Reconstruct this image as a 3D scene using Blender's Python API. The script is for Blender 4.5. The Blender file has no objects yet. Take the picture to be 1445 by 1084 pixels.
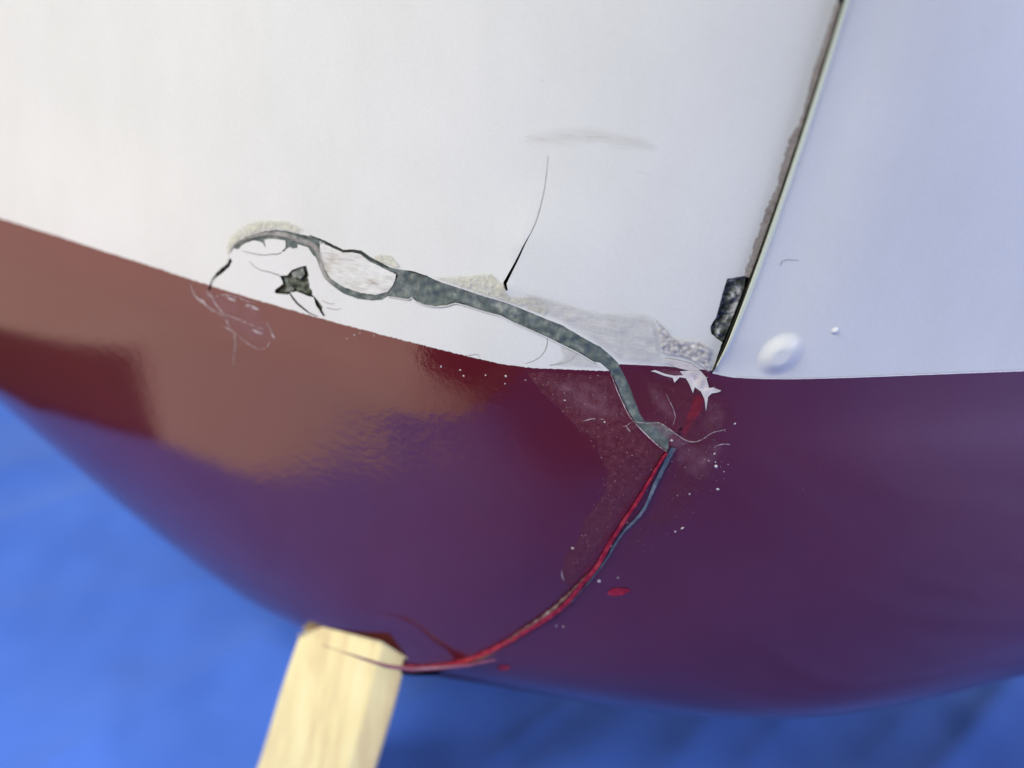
import bpy, math, random
import numpy as np
from mathutils import Vector, Matrix, noise
from mathutils.bvhtree import BVHTree
from mathutils.geometry import delaunay_2d_cdt, barycentric_transform

random.seed(7)
R = math.radians
scene = bpy.context.scene
COL = scene.collection

# ------------------------------------------------------------------ camera
PW, PH, F = 1445.0, 1084.0, 1549.0        # photograph size and focal length in its pixels
PITCH, ROLL = R(22), R(5)
cam_d = bpy.data.cameras.new("camera")
cam_d.sensor_width = 36.0
cam_d.lens = 36.0 * F / PW
cam_d.clip_start = 0.01
cam_d.clip_end = 50
cam_d.dof.use_dof = True
cam_d.dof.focus_distance = 0.335
cam_d.dof.aperture_fstop = 4.6
cam = bpy.data.objects.new("camera", cam_d)
COL.objects.link(cam)
CAM = Vector((0, 0, 0.36))
fwd = Vector((0, math.cos(PITCH), -math.sin(PITCH)))
up0 = Vector((0, math.sin(PITCH), math.cos(PITCH)))
rt0 = Vector((1, 0, 0))
up = up0 * math.cos(ROLL) - rt0 * math.sin(ROLL)
rt = rt0 * math.cos(ROLL) + up0 * math.sin(ROLL)
M = Matrix((rt, up, -fwd)).transposed().to_4x4()
M.translation = CAM
cam.matrix_world = M
scene.camera = cam

def P(px, py, d):
    """point of the place seen at a photograph position, d metres along the view axis"""
    return CAM + fwd * d + rt * ((px - PW / 2) / F * d) + up * ((PH / 2 - py) / F * d)

def ray(px, py):
    return (fwd + rt * ((px - PW / 2) / F) + up * ((PH / 2 - py) / F)).normalized()

# ------------------------------------------------------------------ light
world = bpy.data.worlds.new("World")
scene.world = world
world.use_nodes = True
bg = world.node_tree.nodes["Background"]
bg.inputs[0].default_value = (1.0, 0.97, 0.93, 1)
bg.inputs[1].default_value = 0.13

def area(name, loc, target, sx, sy, power, color):
    l = bpy.data.lights.new(name, 'AREA')
    l.shape = 'RECTANGLE'; l.size = sx; l.size_y = sy
    l.energy = power; l.color = color
    o = bpy.data.objects.new(name, l)
    COL.objects.link(o)
    o.location = loc
    o.rotation_euler = (Vector(target) - Vector(loc)).to_track_quat('-Z', 'Y').to_euler()
    return o

area("window_light", (-1.2, -0.45, 1.35), (-0.05, 0.35, 0.15), 1.0, 0.8, 47, (0.975, 0.995, 0.965))

area("sky_window_light", (1.5, -0.5, 0.6), (0.1, 0.32, 0.25), 0.9, 0.6, 21, (0.76, 0.80, 1.0))

scene.view_settings.view_transform = 'Standard'
scene.view_settings.look = 'None'
scene.view_settings.exposure = 0.07
scene.view_settings.gamma = 1.0

# ------------------------------------------------------------------ materials
def new_mat(name):
    m = bpy.data.materials.new(name)
    m.use_nodes = True
    nt = m.node_tree
    return m, nt, nt.nodes["Principled BSDF"]

def N(nt, t, **kw):
    n = nt.nodes.new(t)
    for k, v in kw.items():
        setattr(n, k, v)
    return n

def tex_noise(nt, scale, detail=4, rough=0.55, vec=None, stretch=None):
    tc = N(nt, 'ShaderNodeTexCoord')
    n = N(nt, 'ShaderNodeTexNoise')
    n.inputs['Scale'].default_value = scale
    n.inputs['Detail'].default_value = detail
    n.inputs['Roughness'].default_value = rough
    if stretch:
        mp = N(nt, 'ShaderNodeMapping')
        mp.inputs['Scale'].default_value = stretch[0]
        mp.inputs['Rotation'].default_value = stretch[1]
        nt.links.new(tc.outputs['Object'], mp.inputs[0])
        nt.links.new(mp.outputs[0], n.inputs['Vector'])
    else:
        nt.links.new(tc.outputs['Object'], n.inputs['Vector'])
    return n.outputs['Fac']

def ramp(nt, fac, stops):
    r = N(nt, 'ShaderNodeValToRGB')
    el = r.color_ramp.elements
    while len(el) < len(stops):
        el.new(0.5)
    for e, (p, c) in zip(el, stops):
        e.position = p
        e.color = c if len(c) == 4 else (*c, 1)
    nt.links.new(fac, r.inputs[0])
    return r.outputs[0]

def mathn(nt, op, a, b, clamp=False):
    n = N(nt, 'ShaderNodeMath', operation=op, use_clamp=clamp)
    for i, v in enumerate((a, b)):
        if isinstance(v, (int, float)):
            n.inputs[i].default_value = v
        else:
            nt.links.new(v, n.inputs[i])
    return n.outputs[0]

def bump(nt, bsdf, fac, strength, dist):
    b = N(nt, 'ShaderNodeBump')
    b.inputs['Strength'].default_value = strength
    b.inputs['Distance'].default_value = dist
    nt.links.new(fac, b.inputs['Height'])
    nt.links.new(b.outputs[0], bsdf.inputs['Normal'])
    return b

def gelcoat(name, c1, c2, rough, coat, bump_s, spec=0.5, ior=1.5):
    m, nt, b = new_mat(name)
    f = tex_noise(nt, 18, 3)
    fine = ramp(nt, tex_noise(nt, 1500, 2, 0.8), [(0.3, (0.93, 0.93, 0.94)), (0.7, (1.0, 1.0, 1.0))])
    stain = ramp(nt, tex_noise(nt, 26, 6, 0.7, stretch=((1, 1, 0.35), (0, R(15), 0))), [(0.35, (0.965, 0.962, 0.95)), (0.6, (1.0, 1.0, 1.0))])
    col = ramp(nt, f, [(0.35, c1), (0.7, c2)])
    for other in (fine, stain):
        mx = N(nt, 'ShaderNodeMix', data_type='RGBA', blend_type='MULTIPLY')
        mx.inputs[0].default_value = 1.0
        nt.links.new(col, mx.inputs[6]); nt.links.new(other, mx.inputs[7])
        col = mx.outputs[2]
    nt.links.new(col, b.inputs['Base Color'])
    b.inputs['Roughness'].default_value = rough
    b.inputs['Specular IOR Level'].default_value = spec
    b.inputs['Coat Weight'].default_value = coat
    b.inputs['Coat Roughness'].default_value = 0.03
    b.inputs['Coat IOR'].default_value = ior
    bump(nt, b, tex_noise(nt, 700, 3), bump_s, 0.0002)
    cb = N(nt, 'ShaderNodeBump')
    cb.inputs['Strength'].default_value = 0.6
    cb.inputs['Distance'].default_value = 0.0001
    nt.links.new(tex_noise(nt, 330, 4, 0.65), cb.inputs['Height'])
    nt.links.new(cb.outputs[0], b.inputs['Coat Normal'])
    return m

WHITE = gelcoat("white_paint", (0.63, 0.64, 0.63), (0.665, 0.67, 0.66), 0.38, 0.15, 0.10)
MAROON = gelcoat("burgundy_paint", (0.080, 0.0052, 0.011), (0.092, 0.0062, 0.0135), 0.4, 1.0, 0.2, spec=0.12, ior=1.82)
CREAM = gelcoat("cream_seam_edge", (0.74, 0.77, 0.50), (0.82, 0.84, 0.60), 0.35, 0.1, 0.5)

def plain(name, stops, scale, rough, bump_s=0.5, bd=0.0003, stretch=None, detail=6, spec=0.4, bscale=None):
    m, nt, b = new_mat(name)
    f = tex_noise(nt, scale, detail, 0.65, stretch=stretch)
    nt.links.new(ramp(nt, f, stops), b.inputs['Base Color'])
    b.inputs['Roughness'].default_value = rough
    b.inputs['Specular IOR Level'].default_value = spec
    bump(nt, b, tex_noise(nt, bscale or scale * 2, 5, stretch=stretch), bump_s, bd)
    return m

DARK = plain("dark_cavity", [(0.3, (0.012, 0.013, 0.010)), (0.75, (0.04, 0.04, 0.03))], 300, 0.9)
GREY = plain("grey_filler", [(0.30, (0.045, 0.062, 0.062)), (0.52, (0.11, 0.135, 0.13)), (0.64, (0.22, 0.24, 0.225)), (0.75, (0.34, 0.35, 0.33))], 230, 0.42, 0.8)
GREYBLUE = plain("blue_grey_filler", [(0.3, (0.045, 0.06, 0.085)), (0.55, (0.11, 0.13, 0.17)), (0.75, (0.25, 0.25, 0.28))], 250, 0.35, 0.5)
STARM = plain("exposed_laminate", [(0.32, (0.018, 0.022, 0.014)), (0.52, (0.07, 0.08, 0.055)), (0.68, (0.26, 0.28, 0.25))], 190, 0.6, 1.0, 0.0006)
CHIPM = plain("exposed_laminate_pale", [(0.38, (0.025, 0.033, 0.028)), (0.50, (0.10, 0.11, 0.10)), (0.62, (0.42, 0.42, 0.44))], 330, 0.6, 1.0, 0.0006)
DUSTM = plain("dull_pink_dust", [(0.35, (0.16, 0.07, 0.07)), (0.65, (0.36, 0.24, 0.22))], 500, 0.6, 0.3)
EDGEM = plain("pale_pink_edge_highlight", [(0.35, (0.74, 0.66, 0.66)), (0.65, (0.84, 0.80, 0.80))], 500, 0.4, 0.3)
PALEG = plain("pale_laminate", [(0.35, (0.07, 0.08, 0.07)), (0.6, (0.22, 0.23, 0.21))], 500, 0.6, 0.8)
BROWN = plain("worn_edge_brown", [(0.3, (0.20, 0.17, 0.16)), (0.7, (0.42, 0.38, 0.36))], 500, 0.7, 0.8)
FLAKE = plain("scuffed_white_paint", [(0.30, (0.40, 0.37, 0.33)), (0.42, (0.54, 0.53, 0.50)), (0.6, (0.64, 0.64, 0.62))], 130, 0.45, 0.7, 0.0004,
              stretch=((1, 1, 3.2), (0, R(25), 0)))
RED = plain("bare_red_gelcoat", [(0.3, (0.14, 0.006, 0.014)), (0.5, (0.28, 0.010, 0.028)), (0.75, (0.46, 0.06, 0.06))], 420, 0.35, 0.4, detail=3)
PALEFL = plain("pale_flake", [(0.3, (0.42, 0.38, 0.38)), (0.7, (0.68, 0.63, 0.62))], 300, 0.4, 0.6)
LIP = plain("purple_seam_lip", [(0.3, (0.13, 0.035, 0.07)), (0.7, (0.22, 0.07, 0.13))], 200, 0.3, 0.2)
TAN = plain("worn_tan_edge", [(0.38, (0.12, 0.03, 0.025)), (0.6, (0.28, 0.17, 0.12)), (0.72, (0.5, 0.42, 0.34))], 350, 0.5, 0.6)

def overlay(name, color, rough, scale, lo, hi, amax, stretch=None, edge=0.35, bump_s=0.3, detail=7):
    """thin residue: opacity follows noise and thins out towards the outline (attribute 'rim' 0..1)"""
    m, nt, b = new_mat(name)
    c1, c2 = color
    f0 = tex_noise(nt, scale * 1.7, 4)
    nt.links.new(ramp(nt, f0, [(0.35, c1), (0.7, c2)]), b.inputs['Base Color'])
    b.inputs['Roughness'].default_value = rough
    f = tex_noise(nt, scale, detail, 0.7, stretch=stretch)
    mr = N(nt, 'ShaderNodeMapRange')
    mr.inputs[1].default_value = lo; mr.inputs[2].default_value = hi
    mr.inputs[3].default_value = 0; mr.inputs[4].default_value = amax
    nt.links.new(f, mr.inputs[0])
    at = N(nt, 'ShaderNodeAttribute', attribute_name='rim')
    e = mathn(nt, 'DIVIDE', at.outputs['Fac'], edge, True)
    a = mathn(nt, 'MULTIPLY', mr.outputs[0], e, True)
    nt.links.new(a, b.inputs['Alpha'])
    bump(nt, b, f, bump_s, 0.0003)
    return m

RESIDUE = overlay("yellowed_glue_residue", ((0.54, 0.53, 0.42), (0.64, 0.63, 0.55)), 0.6, 420, 0.30, 0.55, 0.85, edge=0.6, bump_s=0.8)
SMEAR = overlay("grey_filler_smear", ((0.52, 0.51, 0.50), (0.64, 0.63, 0.61)), 0.5, 170, 0.18, 0.62, 0.75, edge=0.8, stretch=((1, 1, 3), (0, R(-15), 0)))
RUBBLE = overlay("crushed_paint", ((0.32, 0.30, 0.29), (0.62, 0.60, 0.59)), 0.6, 420, 0.28, 0.5, 0.95, edge=0.5, bump_s=1.0)
SCUFF = overlay("brown_scuff", ((0.42, 0.38, 0.33), (0.55, 0.50, 0.44)), 0.6, 90, 0.30, 0.80, 0.36, stretch=((0.4, 0.4, 7), (0, R(8), 0)), edge=1.0)
WORN = overlay("sanded_burgundy", ((0.12, 0.020, 0.034), (0.19, 0.055, 0.075)), 0.4, 420, 0.2, 0.7, 0.72, edge=0.25, bump_s=0.6)
WORN2 = overlay("lightly_sanded_burgundy", ((0.11, 0.018, 0.030), (0.18, 0.045, 0.055)), 0.45, 330, 0.25, 0.7, 0.5, edge=1.0, bump_s=0.5)
REDGLOW = overlay("scraped_red_paint", ((0.20, 0.012, 0.025), (0.32, 0.022, 0.040)), 0.4, 260, 0.2, 0.7, 0.75, edge=1.0)
THREAD = overlay("fine_pale_scratch", ((0.36, 0.29, 0.31), (0.58, 0.52, 0.53)), 0.5, 420, 0.33, 0.56, 0.9, edge=0.05)
ARC = overlay("thin_filler_wash", ((0.33, 0.31, 0.29), (0.46, 0.44, 0.42)), 0.5, 260, 0.2, 0.6, 0.75, edge=0.6)
GLAZE = overlay("clear_resin_smear", ((0.30, 0.13, 0.19), (0.40, 0.22, 0.28)), 0.2, 260, 0.32, 0.75, 0.42, edge=1.0)

def cloth_mat():
    m, nt, b = new_mat("blue_cloth")
    f = tex_noise(nt, 6, 3)
    nt.links.new(ramp(nt, f, [(0.3, (0.040, 0.135, 0.62)), (0.7, (0.075, 0.195, 0.74))]), b.inputs['Base Color'])
    b.inputs['Roughness'].default_value = 0.75
    b.inputs['Sheen Weight'].default_value = 0.5
    b.inputs['Sheen Roughness'].default_value = 0.4
    b.inputs['Sheen Tint'].default_value = (0.6, 0.75, 1, 1)
    bump(nt, b, tex_noise(nt, 900, 2), 0.4, 0.0004)
    return m
CLOTH = cloth_mat()

def wood_mat():
    m, nt, b = new_mat("pale_softwood")
    f = tex_noise(nt, 14, 5, 0.6, stretch=((6, 6, 0.7), (0, 0, 0)))
    nt.links.new(ramp(nt, f, [(0.3, (0.70, 0.53, 0.27)), (0.5, (0.86, 0.72, 0.36)), (0.75, (0.92, 0.82, 0.48))]), b.inputs['Base Color'])
    b.inputs['Roughness'].default_value = 0.6
    bump(nt, b, tex_noise(nt, 60, 4, stretch=((6, 6, 0.7), (0, 0, 0))), 0.3, 0.0005)
    return m
WOOD = wood_mat()

# ------------------------------------------------------------------ hull shape
# hull lines: each row is a waterline running from the stem, from deck edge (first) to keel (last)
STEM = [(1238, -160, .262), (1118, 225, .298), (1006, 525, .330), (942, 640, .342), (850, 800, .365),
        (700, 922, .395), (560, 947, .425), (455, 898, .475)]
PORT = [
    [(-150, -160, .385), (120, -160, .352), (400, -160, .318), (700, -160, .290), (980, -160, .272)],
    [(-150, 60, .413), (110, 90, .378), (372, 140, .345), (648, 185, .321), (900, 215, .305)],
    [(-150, 272, .445), (100, 336, .407), (350, 421, .374), (600, 488, .350), (820, 523, .337)],
    [(-150, 335, .460), (90, 420, .425), (330, 520, .393), (570, 605, .367), (780, 645, .350)],
    [(-150, 390, .480), (80, 505, .450), (300, 630, .422), (520, 735, .396), (710, 795, .374)],
    [(-150, 428, .508), (70, 590, .485), (280, 745, .458), (450, 852, .432), (600, 907, .410)],
    [(-150, 432, .550), (90, 645, .530), (290, 808, .500), (420, 887, .472), (500, 924, .447)],
    [(-150, 380, .620), (80, 570, .600), (250, 740, .565), (350, 815, .530), (410, 862, .500)],
]
STBD = [
    [(1340, -160, .262), (1500, -160, .270), (1700, -160, .285), (1900, -170, .305)],
    [(1220, 228, .297), (1370, 225, .302), (1560, 220, .315), (1770, 210, .334)],
    [(1110, 535, .330), (1250, 531, .334), (1450, 524, .345), (1650, 515, .362)],
    [(1080, 655, .3425), (1240, 652, .346), (1450, 645, .358), (1660, 635, .376)],
    [(1030, 818, .363), (1230, 818, .366), (1450, 805, .379), (1660, 790, .398)],
    [(940, 945, .385), (1200, 945, .387), (1450, 905, .400), (1660, 870, .420)],
    [(860, 994, .412), (1150, 1012, .410), (1440, 955, .430), (1660, 900, .450)],
    [(740, 970, .460), (1100, 985, .455), (1400, 930, .470), (1650, 870, .490)],
]

def second_derivs(Y):
    n = Y.shape[0]
    A = np.eye(n); B = np.zeros_like(Y)
    for i in range(1, n - 1):
        A[i, i - 1:i + 2] = (1, 4, 1)
        B[i] = 6 * (Y[i + 1] - 2 * Y[i] + Y[i - 1])
    return np.linalg.solve(A, B.reshape(n, -1)).reshape(Y.shape)

def basis(n, t):
    """rows of weights so that value = W @ Y for a natural cubic spline through Y at 0..n-1"""
    D = second_derivs(np.eye(n))
    t = np.asarray(t, float)
    i = np.clip(np.floor(t).astype(int), 0, n - 2)
    b = t - i; a = 1 - b
    E = np.eye(n)
    return a[:, None] * E[i] + b[:, None] * E[i + 1] + ((a**3 - a) / 6)[:, None] * D[i] + ((b**3 - b) / 6)[:, None] * D[i + 1]

class Surf:
    def __init__(self, rows, flip):
        self.C = np.array([[tuple(P(*q)) for q in r] for r in rows])   # v, u, 3
        self.nv, self.nu = self.C.shape[:2]
        self.flip = flip
        NU, NV = 240, 300
        us = np.linspace(0, self.nu - 1, NU); vs = np.linspace(0, self.nv - 1, NV)
        U, V = np.meshgrid(us, vs)
        pts = self.ev(U.ravel(), V.ravel())
        self.verts = [Vector(p) for p in pts]
        self.uv = np.stack([U.ravel(), V.ravel()], 1)
        self.tris = []
        for j in range(NV - 1):
            for i in range(NU - 1):
                a = j * NU + i
                self.tris.append((a, a + 1, a + NU + 1)); self.tris.append((a, a + NU + 1, a + NU))
        self.bvh = BVHTree.FromPolygons(self.verts, self.tris)
    def ev(self, u, v):
        Bu = basis(self.nu, u); Bv = basis(self.nv, v)
        return np.einsum('kv,ku,vuc->kc', Bv, Bu, self.C)
    def nrm(self, u, v):
        e = 1e-3
        du = self.ev(u + e, v) - self.ev(u - e, v)
        dv = self.ev(u, v + e) - self.ev(u, v - e)
        n = np.cross(dv, du)
        n /= np.linalg.norm(n, axis=1)[:, None] + 1e-12
        return n
    def hit(self, px, py):
        r = self.bvh.ray_cast(CAM, ray(px, py))
        return r
    def to_uv(self, px, py):
        loc, n, idx, d = self.hit(px, py)
        if loc is None:
            best = None
            for dd in (0.30, 0.33, 0.36, 0.40, 0.44):
                q = self.bvh.find_nearest(P(px, py, dd))
                if best is None or q[3] < best[3]:
                    best = q
            loc, n, idx, d = best
        t = self.tris[idx]
        a, b, c = (self.verts[k] for k in t)
        A, B, Cc = (Vector((self.uv[k][0], self.uv[k][1], 0)) for k in t)
        q = barycentric_transform(loc, a, b, c, A, B, Cc)
        return (q.x, q.y)

port = Surf([PORT[i] + [STEM[i]] for i in range(8)], False)
stbd = Surf([[STEM[i]] + STBD[i] for i in range(8)], True)

# normals have to look outwards (towards the viewer's side)
def orient(s):
    u = np.array([s.nu / 2 - .5]); v = np.array([1.5])
    n = s.nrm(u, v)[0]; p = s.ev(u, v)[0]
    s.sign = 1.0 if np.dot(n, np.array(CAM) - p) > 0 else -1.0
orient(port); orient(stbd)

def catmull(pts, step):
    """smooth a traced line and sample it about every `step` pixels"""
    P4 = [pts[0]] + list(pts) + [pts[-1]]
    out = []
    for i in range(1, len(P4) - 2):
        p0, p1, p2, p3 = P4[i - 1:i + 3]
        L = math.hypot(p2[0] - p1[0], p2[1] - p1[1])
        n = max(1, int(L / step))
        for k in range(n):
            t = k / n
            out.append(tuple(0.5 * (2 * p1[a] + (p2[a] - p0[a]) * t + (2 * p0[a] - 5 * p1[a] + 4 * p2[a] - p3[a]) * t * t
                                    + (3 * p1[a] - p0[a] - 3 * p2[a] + p3[a]) * t ** 3) for a in (0, 1)))
    out.append(tuple(pts[-1]))
    return out

def stem_px(v):
    q = Vector(stbd.ev(np.array([0.0]), np.array([v]))[0]) - CAM
    d = q.dot(fwd)
    return (PW / 2 + q.dot(rt) / d * F, PH / 2 - q.dot(up) / d * F)

def densify(pts, step, closed=False, jit=0.0, seed=0):
    rnd = random.Random(seed)
    out = []
    n = len(pts)
    for i in range(n if closed else n - 1):
        a = pts[i]; b = pts[(i + 1) % n]
        L = math.hypot(b[0] - a[0], b[1] - a[1])
        k = max(1, int(L / step))
        for j in range(k):
            t = j / k
            out.append((a[0] + (b[0] - a[0]) * t + rnd.uniform(-jit, jit), a[1] + (b[1] - a[1]) * t + rnd.uniform(-jit, jit)))
    if not closed:
        out.append(tuple(pts[-1]))
    return out

def inside(poly, X, Y):
    poly = np.asarray(poly); c = np.zeros(len(X), bool)
    x1, y1 = poly[:, 0], poly[:, 1]
    x2, y2 = np.roll(x1, -1), np.roll(y1, -1)
    for a, b, c_, d in zip(x1, y1, x2, y2):
        if b == d:
            continue
        m = ((b > Y) != (d > Y)) & (X < (c_ - a) * (Y - b) / (d - b) + a)
        c ^= m
    return c

def cdt(outer, holes, inner_pts, eps=1e-7):
    """triangulate outer minus holes; returns verts 2d, tris, boundary edges"""
    vs, es = [], []
    for loop in [outer] + holes:
        s = len(vs); n = len(loop)
        vs += [Vector(p) for p in loop]
        es += [(s + i, s + (i + 1) % n) for i in range(n)]
    if len(inner_pts):
        vs += [Vector((float(a), float(b))) for a, b in inner_pts]
    ov, oe, of, _, _, _ = delaunay_2d_cdt(vs, es, [], 0, eps)
    V2 = np.array([(v.x, v.y) for v in ov]); T = np.array([tuple(f) for f in of if len(f) == 3])
    c = V2[T].mean(1)
    keep = inside(outer, c[:, 0], c[:, 1])
    for h in holes:
        keep &= ~inside(h, c[:, 0], c[:, 1])
    T = T[keep]
    cnt = {}
    for t in T:
        for i in range(3):
            e = (int(t[i]), int(t[(i + 1) % 3])); k = (min(e), max(e))
            cnt.setdefault(k, []).append(e)
    B = [v[0] for v in cnt.values() if len(v) == 1]
    return V2, T, B

def dist_to(loops, X, Y):
    D = np.full(len(X), 1e9)
    for loop in loops:
        a = np.asarray(loop, float); b = np.roll(a, -1, 0)
        for p, q in zip(a, b):
            d = q - p; L = (d ** 2).sum() + 1e-12
            t = np.clip(((X - p[0]) * d[0] + (Y - p[1]) * d[1]) / L, 0, 1)
            D = np.minimum(D, np.hypot(X - p[0] - t * d[0], Y - p[1] - t * d[1]))
    return D

# ------------------------------------------------------------------ objects
def tag(o, label=None, cat=None, group=None, kind=None):
    if label: o['label'] = label
    if cat: o['category'] = cat
    if group: o['group'] = group
    if kind: o['kind'] = kind

def mesh_obj(name, V, Fc, mat, parent=None, normals=None, attr=None, label=None, kind=None, smooth=True):
    me = bpy.data.meshes.new(name)
    me.from_pydata([tuple(v) for v in V], [], [tuple(int(i) for i in f) for f in Fc])
    me.materials.append(mat)
    if smooth:
        me.polygons.foreach_set('use_smooth', [True] * len(me.polygons))
    if attr is not None:
        a = me.attributes.new('rim', 'FLOAT', 'POINT')
        a.data.foreach_set('value', np.asarray(attr, np.float32))
    me.update()
    if normals is not None:
        me.normals_split_custom_set_from_vertices([tuple(n) for n in normals])
    o = bpy.data.objects.new(name, me)
    COL.objects.link(o)
    if parent:
        o.parent = parent
        o.matrix_parent_inverse = parent.matrix_world.inverted()
    if label: o['label'] = label
    if kind: o['kind'] = kind
    return o

def finish(name, pts, nr, T, B, thick, mat, parent, **kw):
    """front sheet with walls going `thick` inwards along its outline"""
    pts = np.asarray(pts); nr = np.asarray(nr)
    # orient triangles along normals
    a, b, c = pts[T[:, 0]], pts[T[:, 1]], pts[T[:, 2]]
    fn = np.cross(b - a, c - a)
    fl = (fn * nr[T[:, 0]]).sum(1) < 0
    T = T.copy(); T[fl] = T[fl][:, ::-1]
    V = list(pts); NN = list(nr); Fc = [tuple(t) for t in T]
    attr = kw.pop('attr', None)
    at = list(attr) if attr is not None else None
    if thick:
        for (i, j) in B:
            k = len(V)
            w = np.cross(pts[j] - pts[i], nr[i]); w /= np.linalg.norm(w) + 1e-12
            V += [pts[i], pts[j], pts[j] - nr[j] * thick, pts[i] - nr[i] * thick]
            NN += [w] * 4
            Fc.append((k, k + 1, k + 2, k + 3))
            if at is not None: at += [at[i], at[j], at[j], at[i]]
    return mesh_obj(name, V, Fc, mat, parent, normals=NN if thick == 0 or True else None, attr=at, **kw)

hull = bpy.data.objects.new("boat_hull", None)
COL.objects.link(hull)
hull.location = stbd.ev(np.array([0.0]), np.array([7.0]))[0]
tag(hull, "cracked white over burgundy boat hull with grey filler along its split bow", "boat hull")
bpy.context.view_layer.update()

def heightfield(px, py):      # small relief of the skin, metres, by position along the shell
    return 0.0

def skin(name, s, outer_px, holes_uv, mat, du, dv, label=None, hfun=None, uv_outer=None, thick=0.0018, ulist=None):
    """a shell panel of surface s bounded by a uv outline, with the broken-out holes left open"""
    outer = uv_outer
    us = ulist if ulist is not None else np.arange(0.02, s.nu - 1, du)
    vs = np.arange(0.02, s.nv - 1, dv)
    U, V = np.meshgrid(us, vs)
    V = V.copy(); V[:, ::2] += dv / 2
    U, V = U.ravel(), V.ravel()
    k = inside(outer, U, V)
    for h in holes_uv: k &= ~inside(h, U, V)
    U, V = U[k], V[k]
    D = dist_to([outer] + holes_uv, U, V)
    k = D > min(du, dv) * 0.4
    V2, T, B = cdt(outer, holes_uv, np.stack([U[k], V[k]], 1))
    pts = s.ev(V2[:, 0], V2[:, 1]); nr = s.nrm(V2[:, 0], V2[:, 1]) * s.sign
    if hfun is not None:
        e = 2e-3
        def pos(u, v):
            return s.ev(u, v) + s.nrm(u, v) * s.sign * hfun(u, v)[:, None]
        pts = pos(V2[:, 0], V2[:, 1])
        a = pos(V2[:, 0] + e, V2[:, 1]) - pos(V2[:, 0] - e, V2[:, 1])
        b = pos(V2[:, 0], V2[:, 1] + e) - pos(V2[:, 0], V2[:, 1] - e)
        n2 = np.cross(b, a); n2 /= np.linalg.norm(n2, axis=1)[:, None]
        nr = n2 * s.sign
    return finish(name, pts, nr, T, B, thick, mat, hull, label=label)

# ---- traced outlines (photograph positions), put on the shell where they lie
def cr(x0, y0, s, pts):
    return [(x0 + x / s, y0 + y / s) for x, y in pts]

A7 = (290, 310, 7.228); C1 = (260, 280, 4.014); C2 = (500, 280, 4.014); C3 = (740, 380, 4.014)
band_upper = (cr(*A7, [(262, 345), (268, 300), (330, 225), (420, 180), (500, 145), (600, 118), (720, 105), (820, 112), (920, 140), (1040, 165), (1120, 190)])
              + cr(*C1, [(765, 226), (840, 262), (900, 292), (950, 290), (1000, 296), (1050, 330), (1110, 362), (1160, 390)])
              + cr(*C2, [(240, 402), (320, 412), (410, 440), (500, 478), (620, 515), (740, 555), (860, 590), (960, 630), (1080, 680), (1180, 720), (1280, 780), (1360, 825)])
              + cr(*C3, [(430, 440), (490, 490), (530, 530), (560, 590), (590, 650), (620, 730), (655, 820), (680, 860), (760, 865), (830, 910), (900, 962)]))
band_lower = (cr(*C3, [(870, 990), (812, 1030), (750, 985), (680, 920), (625, 865), (590, 810), (550, 730), (520, 650), (480, 575), (430, 530)])
              + cr(*C2, [(1360, 925), (1270, 870), (1180, 825), (1090, 780), (1000, 740), (900, 695), (830, 660), (750, 640), (640, 605), (575, 590),
                         (520, 605), (460, 610), (400, 600), (350, 580), (325, 558), (310, 570), (240, 560), (190, 553)])
              + cr(*C1, [(1120, 575), (1060, 580), (980, 570), (900, 540), (830, 490), (790, 450), (770, 400), (745, 335), (722, 315)])
              + cr(*A7, [(1085, 345), (1045, 285), (940, 250), (935, 290), (890, 295), (860, 280), (825, 300), (800, 328), (775, 325), (815, 290), (815, 215),
                         (740, 200), (680, 195), (603, 203), (615, 290), (590, 240), (560, 225), (500, 210), (420, 235), (370, 265), (340, 300), (285, 290)]))
BAND = densify(band_upper + band_lower, 3.0, True, 0.25, 3)
WEDGE = densify(cr(*A7, [(250, 395), (268, 405), (270, 430), (245, 480), (180, 540), (110, 590), (75, 620), (60, 680), (48, 722), (28, 715), (45, 655),
                         (70, 600), (110, 545), (160, 495), (225, 450)]), 3, True, 0.15, 5)
STAR = densify(cr(*A7, [(755, 572), (830, 570), (880, 515), (960, 485), (1025, 470), (1050, 570), (1040, 590), (1058, 660), (1055, 690), (1085, 725), (1085, 770),
                        (1110, 790), (1160, 850), (1190, 895), (1185, 925), (1218, 985), (1195, 985), (1160, 930), (1120, 870), (1100, 795), (1040, 780), (930, 735), (860, 745),
                        (840, 765), (720, 755), (703, 740), (710, 715), (790, 655), (775, 610)]), 3, True, 0.15, 8)
STARLEG = cr(*A7, [(845, 748), (865, 750), (900, 800), (940, 850), (1000, 900), (1060, 950), (1150, 990), (1145, 996), (1050, 958), (985, 912), (925, 862), (885, 812)])
CRACK = densify(cr(700, 140, 3.737, [(58, 1004), (46, 985), (44, 962), (85, 890), (115, 835), (150, 765), (190, 695), (192, 697), (158, 765), (125, 840), (95, 900), (62, 968), (68, 1004)]), 3, True)

def to_uv(s, pts):
    return [s.to_uv(*p) for p in pts]

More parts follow.
